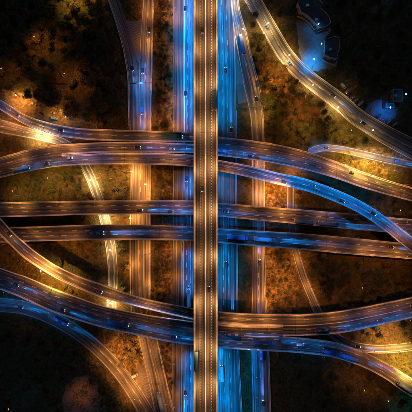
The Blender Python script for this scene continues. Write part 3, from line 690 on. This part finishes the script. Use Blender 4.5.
traffic(CE,0,'long arching flyover',[(70,.3,1,'car','w',1.0),(282,.7,1,'car','b',1.0),(312,.35,1,'car','b',1.2),(340,.68,1,'car','v',1.4),(372,.35,1,'car','b',1.0)])
traffic(D,0,'broad eastern flyover',[(222,.75,1,'bus','b',1.0,'blue'),(252,.82,1,'car','b',.8),(352,.3,-1,'car','o',.8)])
traffic(F,0,'upper parallel flyover',[(140,.7,1,'car','b',1.2),(172,.8,1,'car','b',1.2),(226,.6,1,'car','b',1.2),(304,.78,1,'lorry','w',.4,'pale blue'),(326,.78,1,'lorry','b',.8,'blue')])
traffic(Gd,0,'lower parallel flyover',[(98,.55,1,'bus','b',1.2,'blue'),(236,.55,1,'lorry','b',1.0,'blue'),(262,.5,1,'lorry','b',1.2,'pale blue'),(390,.35,1,'car','b',1.2)])
traffic(H0,0,'curving southern flyover',[(8,.4,1,'car','b',.5),(98,.6,1,'car','w',.4)])
traffic(I0,0,'dark southern flyover',[(14,.5,1,'car','b',.8),(62,.75,1,'car','b',.7),(120,.6,1,'lorry','b',.6,'blue'),(172,.75,1,'car','b',.8),(232,.35,1,'bus','b',.8,'blue'),(262,.6,1,'lorry','b',.7,'blue')])
traffic(HI,0,'north-eastern end of the curving southern flyover',[(322,.75,1,'bus','b',.8,'blue'),(372,.8,1,'van','b',1.0,'blue')])
traffic(I2,0,'south-east bend of the dark southern flyover',[(298,.4,1,'van','b',.2,'white'),(331,.64,1,'lorry','b',.4,'blue'),(352,.64,1,'lorry','b',.5,'blue'),(406,.7,1,'bus','b',.8,'pale blue')])
traffic('V',1,'tall viaduct',[(362,.12,1,'lorry','o',.1,'teal'),(100,.84,-1,'lorry','o',.1,'teal'),(30,.35,1,'car','o',.3),(190,.35,1,'car','o',.3),(290,.63,-1,'car','o',.3)])
for x,y,a,kd,c in ((34,104,-25,'car','white'),(52.5,113,-15,'car','beige'),(55,118.5,-12,'van','pale blue'),(67,117,-20,'car','silver'),(42,114,-35,'car','black'),(88,121,-5,'car','dark grey')):
    p=W(x,y,.01); vehicle(kd,(p[0],p[1],.014),math.radians(a),c,where='parked in the lit lay-by',lights=False)
p=W(136,309.3,0)
cp=[(342,93),(345,96.5),(348,99.5),(351,102.5),(356,105),(344,88),(361,108),(366,112),(373,118),(378,122),(384,123.5),(390,126),(338,88)]
for j,(x,y) in enumerate(cp):
    q=W(x+4.5,y-1.5,0); vehicle('car' if j%4 else 'van',(q[0],q[1],.002),math.radians(random.choice([40,50,-40,35])),random.choice(['dark grey','silver','black','dark grey','silver']),where='parked in the dark car park',lights=False)
q=W(135,375,0); vehicle('van',(q[0],q[1],.012),math.radians(25),'white',where='standing on the sandy bank by the palms',lights=False)
by={}
for t in VEH: by.setdefault((t[1],t[2],t[3]),[]).append(t)
for (kd,col,wh),l in by.items():
    xs=[t[4][0] for t in l]; ys=[t[4][1] for t in l]; vert=(max(ys)-min(ys))>(max(xs)-min(xs))
    l.sort(key=lambda t:-t[4][1] if vert else t[4][0])
    for k,t in enumerate(l):
        base='%s %s %s'%(col,{'lorry':'articulated lorry','car':'car','van':'van','bus':'bus'}[kd],wh if wh.startswith(('parked','standing')) else 'on the '+wh)
        if len(l)>1: base+=', %s from the %s'%(ORD[k],'north' if vert else 'west')
        w_=base.split()
        tag(t[0],' '.join(w_[:16]),kd,'parked vehicles' if wh.startswith(('parked','standing')) else 'vehicles on the motorways and flyovers')

# ---------------------------------------------------------------- buildings
def inset(poly,d):
    c=np.mean(np.array(poly),axis=0); return [tuple(c+(np.array(p)-c)*(1-d/np.linalg.norm(np.array(p)-c))) for p in poly]
def building(pts,h,label,cat='building',units=()):
    P=[W(x,y,0)[:2] for x,y in pts]; ar=sum(P[i][0]*P[(i+1)%len(P)][1]-P[(i+1)%len(P)][0]*P[i][1] for i in range(len(P)))
    if ar<0: P=P[::-1]
    c=np.mean(np.array(P),axis=0); o=empty('building',(0,0,0)); tag(o,label,cat,'buildings of the north-east quarter')
    MB().prism(P,-.2,h).build('wall',M['wall'],o)
    MB().prism(inset(P,.35),h-.1,h+.06).build('roof',M['roof'],o)
    q=MB(); I=inset(P,.3); n=len(P)
    for i in range(n):
        j=(i+1)%n; a=[(*P[i],h+.002),(*P[j],h+.002),(*I[j],h+.002),(*I[i],h+.002)]; b=[(x,y,h+.75) for x,y,_ in a]
        q.face(b); q.face([a[0],a[1],b[1],b[0]]); q.face([a[3],a[2],b[2],b[3]][::-1])
    q.build('parapet',M['rim'],o)
    for i in range(n):
        a=np.array(P[i]); b=np.array(P[(i+1)%n]); L=np.linalg.norm(b-a); t=(b-a)/L; nn=np.array([t[1],-t[0]]); k=int(L/4)
        for s in range(k):
            for fl in range(int(h/3.2)):
                m=a+t*(L*(s+.5)/k)+nn*.02; MB().box((m[0],m[1],1.7+fl*3.1),(1.5,.08,1.4),math.atan2(t[1],t[0])).build('window',M['win'],o)
    for (ux,uy) in units:
        u=W(ux,uy,h); MB().box((u[0],u[1],h+.7),(2.4,1.8,1.3),.4,.95).build('roof_unit',M['steel'],o)
    return o
building([(300,-2),(313,-4),(317,3),(321,7),(318,11),(323,15),(327,20),(329,26),(323,30),(317,31),(312,25),(306,19),(299,15),(296,6)],4.5,'dark roofed building with a curved pale parapet, north of the blue-lit yard',units=((307,6),(316,20)))
building([(323,42),(332,39),(337,40),(337.5,50),(334.5,61),(328,60),(322.5,57)],4,'dark roofed building with a pale rim, east of the blue-lit yard',units=((330,50),))
building([(379,-12),(398,-14),(397,1),(391,1.5),(381,3)],6,'lone dark roofed building at the north edge near the corner',units=((388,-5),))
building([(383,104.5),(391,105),(391.5,109.5),(383,109)],4,'small dark roofed hut in the middle of the blue-lit yard')
building([(390.5,91),(399.5,91),(399.5,103),(390.5,103)],3.5,'dark roofed building just north-east of the blue-lit yard',units=((395,96),))
def garden_wall(pts,label):
    mb=MB()
    for (x0,y0),(x1,y1) in zip(pts[:-1],pts[1:]):
        a=W(x0,y0,0); b=W(x1,y1,0); c=(a+b)/2; d=b-a; mb.box((c[0],c[1],.8),(np.linalg.norm(d)+.3,.3,1.9),math.atan2(d[1],d[0]))
    tag(mb.build('garden_wall',M['rim']),label,'wall','garden walls round the blue-lit yard')
garden_wall([(297,17),(303,19),(309,24),(314,31)],'low curved pale wall below the curved building, round the blue terrace')
garden_wall([(317,33),(322,30.5),(329,29),(330,32),(325,38),(322,41)],'low pale wall looping between the two curved buildings')
garden_wall([(322,60),(327,63),(335,66),(338,56)],'low pale wall along the south of the blue-lit yard')

# ---------------------------------------------------------------- vegetation
def crown_mesh(name,mat,rad,hgt,base,lobes,nl,leaf,seed):
    r=np.random.default_rng(seed); C=[]
    for k in range(lobes):
        a=r.uniform(0,2*math.pi); d=rad*r.uniform(.15,.62); C.append((d*math.cos(a),d*math.sin(a),base+hgt*r.uniform(.35,.75),rad*r.uniform(.36,.56)))
    C.append((0,0,base+hgt*.62,rad*.6)); mb=MB()
    for i in range(nl):
        c=C[r.integers(len(C))]; v=r.normal(size=3); v/=np.linalg.norm(v); q=r.uniform(.55,1.05)
        p=np.array(c[:3])+v*c[3]*q*np.array([1,1,.8*hgt/(2*rad)+.35])
        if p[2]<base*.5: continue
        n=v+r.normal(0,.6,3); n/=np.linalg.norm(n); a=np.cross(n,r.normal(size=3)); a/=np.linalg.norm(a); b=np.cross(n,a); s=leaf*r.uniform(.5,1.3)
        mb.face([p-a*s,p-b*s*.5+n*s*.15,p+a*s,p+b*s*.6-n*s*.1])
    return mb.mesh(name,mat)
def trunk_mesh(h,r0,seed):
    r=random.Random(seed); mb=MB(); mb.tube((0,0,-.2),(.1,.05,h*.6),r0,r0*.65)
    for k in range(4):
        a=k*1.6+r.random(); mb.tube((.1,.05,h*.5),(math.cos(a)*h*.28,math.sin(a)*h*.28,h*.95),r0*.45,r0*.15,6)
    return mb.mesh('trunk',M['bark'],True)
TREES=[]
for i,(mk,word) in enumerate((('leafd','dark leafy'),('leafd','dark leafy'),('leafo','olive leafy'),('leafo','olive leafy'),('leaft','tawny leafy'),('leafd','dark leafy'))):
    TREES.append((word,crown_mesh('crown',M[mk],3.6+.3*(i%3),5.0,2.2,6+i%3,1500,.34,100+i),trunk_mesh(5.2,.22,i)))
SHR=[]
for i,(mk,word) in enumerate((('leafo','olive'),('leafd','dark'),('leaft','tawny'))):
    SHR.append((word,crown_mesh('shrub',M[mk],1.7,1.9,.1,5,380,.24,200+i)))
def palm_mesh(seed):
    r=random.Random(seed); mb=MB(); h=5.2
    for k in range(15):
        a=k*2.399+r.random()*.3; el=r.uniform(-.1,.8); Lf=r.uniform(3.4,4.6); pr=Vector((0,0,h)); d=Vector((math.cos(a),math.sin(a),el)).normalized(); side=Vector((-math.sin(a),math.cos(a),0))
        for j in range(9):
            q=pr+d*(Lf/9); d=(d+Vector((0,0,-.16))).normalized(); ww=.34*math.sin(math.pi*(j+1.2)/10.5)
            for sgn in (-1,1):
                mb.face([pr,q,q+side*sgn*ww+d*.35+Vector((0,0,-.12)),pr.lerp(q,.4)+side*sgn*ww+d*.2+Vector((0,0,-.12))])
            pr=q
    return mb.mesh('crown',M['palm'])
PALM=[palm_mesh(1),palm_mesh(2)]; PTR=MB().tube((0,0,-.2),(0,0,5.2),.24,.16,10).mesh('trunk',M['bark'],True)
placed=[]
def clear_px(x,y,m):
    for r in ROADS.values():
        d=np.hypot(r.px[:,0]-x,r.px[:,1]-y)
        if np.any(d<r.hw+m): return False
    return True
def inpoly(x,y,P):
    c=False; j=len(P)-1
    for i in range(len(P)):
        if (P[i][1]>y)!=(P[j][1]>y) and x<(P[j][0]-P[i][0])*(y-P[i][1])/(P[j][1]-P[i][1])+P[i][0]: c=not c
        j=i
    return c
AVOID=[[(2,88),(14,91),(30,96),(48,106),(62,113),(80,119),(97,124),(98,131),(35,121),(8,104)],[(62,402),(66,386),(76,378),(90,376),(97,382),(101,394),(107,414),(60,414)],
 [(290,-5),(300,0),(330,30),(340,40),(338,66),(318,72),(306,73),(298,62),(286,42),(275,10)],[(362,100),(400,88),(402,112),(396,120),(372,120)],[(376,-14),(400,-14),(400,6),(376,6)],[(295,-5),(330,0),(332,34),(296,22)],
 ]
GORES=[[(126,20),(142,20),(141,25),(139,63),(136,60),(132,42),(128,24)],[(136,358),(147,375),(156,412),(147,402),(135,378)],[(235,48),(239,62),(249,104),(237,105)]]
AVOID+=GORES
for x,y in cp: AVOID.append([(x-2,y-6),(x+10,y-6),(x+10,y+3),(x-2,y+3)])
def scatter(zone,poly,n,spacing,kinds,smin,smax,margin=2.5,what='tree'):
    xs=[p[0] for p in poly]; ys=[p[1] for p in poly]; loc=[]; tries=0
    while len(loc)<n and tries<n*60:
        tries+=1; x=random.uniform(min(xs),max(xs)); y=random.uniform(min(ys),max(ys))
        if not inpoly(x,y,poly) or any(inpoly(x,y,a) for a in AVOID): continue
        if any((x-a)**2+(y-b)**2<spacing**2 for a,b in placed): continue
        if not clear_px(x,y,margin): continue
        placed.append((x,y)); loc.append((x,y))
    rowh=max(8,(max(ys)-min(ys))/9); rows={}
    for p in loc: rows.setdefault(int((p[1]-min(ys))//rowh),[]).append(p)
    for ri,k in enumerate(sorted(rows)):
        for ci,(x,y) in enumerate(sorted(rows[k])):
            s=random.uniform(smin,smax); w_=W(x,y,0); rz=random.uniform(0,6.28)
            if what=='shrub':
                word,me=SHR[random.choice(kinds)]; o=bpy.data.objects.new('shrub',me); link(o); o.location=tuple(w_); o.rotation_euler=(0,0,rz); cat='shrub'
                lab='%s shrub in %s, %s row from north, %s from west'%(word,zone,ORD[ri],ORD[ci] if ci<20 else str(ci+1)+'th')
            elif what=='palm':
                o=empty('palm_tree',w_,rz); link(bpy.data.objects.new('crown',PALM[random.randrange(2)]),o); link(bpy.data.objects.new('trunk',PTR),o); cat='palm tree'
                lab='palm tree in %s, %s row from north, %s from west'%(zone,ORD[ri],ORD[ci])
            else:
                word,cr,tr=TREES[random.choice(kinds)]; o=empty('leafy_tree',w_,rz); link(bpy.data.objects.new('crown',cr),o); link(bpy.data.objects.new('trunk',tr),o); cat='tree'
                lab='%s tree in %s, %s row from north, %s from west'%(word,zone,ORD[ri],ORD[ci] if ci<20 else str(ci+1)+'th')
            o.scale=(s,s,s*random.uniform(.85,1.1)); tag(o,lab,cat,{'tree':'trees','shrub':'shrubs','palm':'palms'}[what]+' of '+zone)
for x,y,s,k,lab in ((168,125,1.0,4,'round tawny tree alone at the foot of the verge, against the uppermost flyover'),(31,16,1.2,4,'round olive-brown tree standing clear near the top of the dark wood')):
    word,cr,tr=TREES[k]; o=empty('leafy_tree',W(x,y,0)); link(bpy.data.objects.new('crown',cr),o); link(bpy.data.objects.new('trunk',tr),o); o.scale=(s,s,s); tag(o,lab,'tree'); placed.append((x,y))
scatter('the dark west wood',[(0,0),(108,-2),(112,20),(122,50),(127,124),(100,125),(75,120),(60,112),(45,103),(20,93),(0,86)],95,8.2,[0,1,2,4,2,4],.95,1.5)
scatter('the dark east quarter',[(272,5),(290,45),(308,70),(345,100),(380,124),(412,136),(412,-5),(262,-10)],24,12,[0,1,5],.7,1.2)
scatter('the triangular wood',[(248,0),(262,45),(284,72),(308,97),(345,132),(375,147),(330,144),(300,150),(265,140),(262,95),(250,40)],84,6.0,[0,2,3,4,2],.7,1.15,1.2)
scatter('the east edge scrub',[(330,182),(412,200),(412,240),(385,216),(350,196)],14,7,[0,2,5],.5,.85)
scatter('the brown south-east scrub',[(300,253),(412,262),(412,296),(345,308),(318,313),(305,280)],34,8.5,[0,1,4,5],.6,1.0)
scatter('the wedge by the ramp',[(338,336),(412,318),(412,340),(372,342)],9,6.5,[0,2,3],.5,.8,1.5)
scatter('the dark south-east corner',[(272,358),(330,362),(380,385),(402,400),(412,412),(272,412)],15,10,[0,1,5],.6,1.05)
scatter('the dark south-west corner',[(0,322),(60,332),(95,358),(118,390),(128,412),(0,412)],25,10,[0,1,5,4],.6,1.1)
palmz=[(92,169,128,198,9),(118,240,130,285,6),(126,334,140,358,7),(116,360,124,368,2)]
for (x0,y0,x1,y1,n),zn in zip(palmz,('the gap beside the dual road','the strip between two roads','the sandy bank','the sandy bank edge')):
    scatter(zn,[(x0,y0),(x1,y0),(x1,y1),(x0,y1)],n,5.5,[0],.75,1.1,1.2,'palm')
scatter('the curve of the slip road',[(84,352),(96,360),(112,380),(126,404),(118,412),(98,380),(84,364)],16,4.5,[0],.6,.9,1.0,'palm')
scatter('the verge of the dual road',[(154,0),(172,0),(172,128),(154,128)],40,4.2,[0,0,1,2],.7,1.5,1.0,'shrub')
scatter('the western scrub',[(0,184),(50,171),(80,169),(95,198),(0,200)],40,4.2,[0,0,1,2],.8,1.6,1.0,'shrub')
scatter('the strip under the flyovers',[(151,168),(172,168),(172,300),(151,296)],30,4.2,[1,2],.6,1.3,1.0,'shrub')
scatter('the southern scrub',[(0,238),(25,262),(50,278),(92,298),(65,291),(0,266)],22,4.2,[0,0,2],.7,1.4,1.0,'shrub')
scatter('the east soil strip',[(266,170),(300,185),(300,312),(266,312)],34,4.2,[1,1,2],.6,1.4,1.0,'shrub')
scatter('the yellow bank',[(330,150),(412,172),(412,186),(350,166)],22,4.0,[0,0,2],.5,1.2,.8,'shrub')
scatter('the yellow lawn',[(378,350),(412,350),(412,382),(395,366)],9,4.5,[0],.5,.9,.8,'shrub')
scatter('the dark middle gap',[(15,243),(104,243),(104,275),(60,260)],14,7,[1],.8,1.5,1.0,'shrub')
scatter('the south strip',[(160,345),(172,345),(172,412),(176,412)],14,4,[1,2],.6,1.2,.8,'shrub')
# rough grass  and weeds: one mass of small tufts
tb=MB(); cnt=0
while cnt<42000:
    n=4000; X=rng.uniform(-6,418,n); Y=rng.uniform(-6,418,n); ok=np.ones(n,bool)
    for r in ROADS.values():
        if r.key=='V': ok&=~((X>180)&(X<238)); continue
        st=r.px[::2]; hw=r.hw[::2]
        d=np.hypot(X[:,None]-st[None,:,0],Y[:,None]-st[None,:,1])-hw[None,:]; ok&=d.min(axis=1)>.8
    dens=(np.sin(X*.31+np.sin(Y*.13)*3)+np.sin(Y*.27+np.sin(X*.17)*2.3)+rng.normal(0,.9,n))>.1
    ok&=dens
    for x,y in zip(X[ok],Y[ok]):
        if any(inpoly(x,y,q) for q in GORES): continue
        if inpoly(x,y,AVOID[0]) or inpoly(x,y,AVOID[2]) or inpoly(x,y,AVOID[3]): continue
        p=W(x,y,0); s=rng.uniform(.35,1.0)
        for k in range(3):
            a=rng.uniform(0,6.28); q=np.array([math.cos(a),math.sin(a),0])*s; u=np.array([-q[1],q[0],0])*.35
            tb.v += [tuple(p-u),tuple(p+u),tuple(p+q+np.array([0,0,s*.8]))]; b=len(tb.v); tb.f.append((b-3,b-2,b-1))
        cnt+=1
tag(tb.build('rough_grass',M['grass']),'tufts of rough dry grass and weeds on the open ground','grass',kind='stuff')


# undergrowth: low leafy scrub nobody could count, one mass
NL=110000; per=26; nc=NL//per; X=[];Y=[]
while len(X)<nc:
    x=rng.uniform(-4,416,6000); y=rng.uniform(-4,416,6000); ok=np.ones(6000,bool)
    for r in ROADS.values():
        if r.key=='V': ok&=~((x>178)&(x<240)); continue
        st=r.px[::2]; hw=r.hw[::2]
        ok&=(np.hypot(x[:,None]-st[None,:,0],y[:,None]-st[None,:,1])-hw[None,:]).min(axis=1)>2.2
    ok&=(np.sin(x*.19+np.sin(y*.11)*2.5)+np.sin(y*.21+np.sin(x*.13)*2.1)+rng.normal(0,1.0,6000))>.15
    for a,b in zip(x[ok],y[ok]):
        if len(X)>=nc: break
        if any(inpoly(a,b,q) for q in AVOID): continue
        X.append(a); Y.append(b)
X=np.array(X); Y=np.array(Y); base=np.stack([(X-C0)*S,(C0-Y)*S,np.zeros(nc)],1)
rad=rng.uniform(.5,1.9,nc)**1.0
cen=np.repeat(base,per,0); rr=np.repeat(rad,per)
v=rng.normal(size=(nc*per,3)); v/=np.linalg.norm(v,axis=1)[:,None]; v[:,2]=np.abs(v[:,2])*.75+.08
P=cen+v*(rr*rng.uniform(.7,1.05,nc*per))[:,None]
n=v+rng.normal(0,.5,v.shape); n/=np.linalg.norm(n,axis=1)[:,None]
a=np.cross(n,rng.normal(size=v.shape)); a/=np.linalg.norm(a,axis=1)[:,None]; b=np.cross(n,a); sz=rng.uniform(.16,.42,nc*per)[:,None]
V=np.stack([P-a*sz,P-b*sz*.55,P+a*sz,P+b*sz*.55],1).reshape(-1,3)
ub=MB(); ub.v=V.tolist(); ub.f=[(4*i,4*i+1,4*i+2,4*i+3) for i in range(nc*per)]
tag(ub.build('undergrowth',M['leafo']),'low olive and tawny scrub covering the verges and the floor of the woods','undergrowth',kind='stuff')
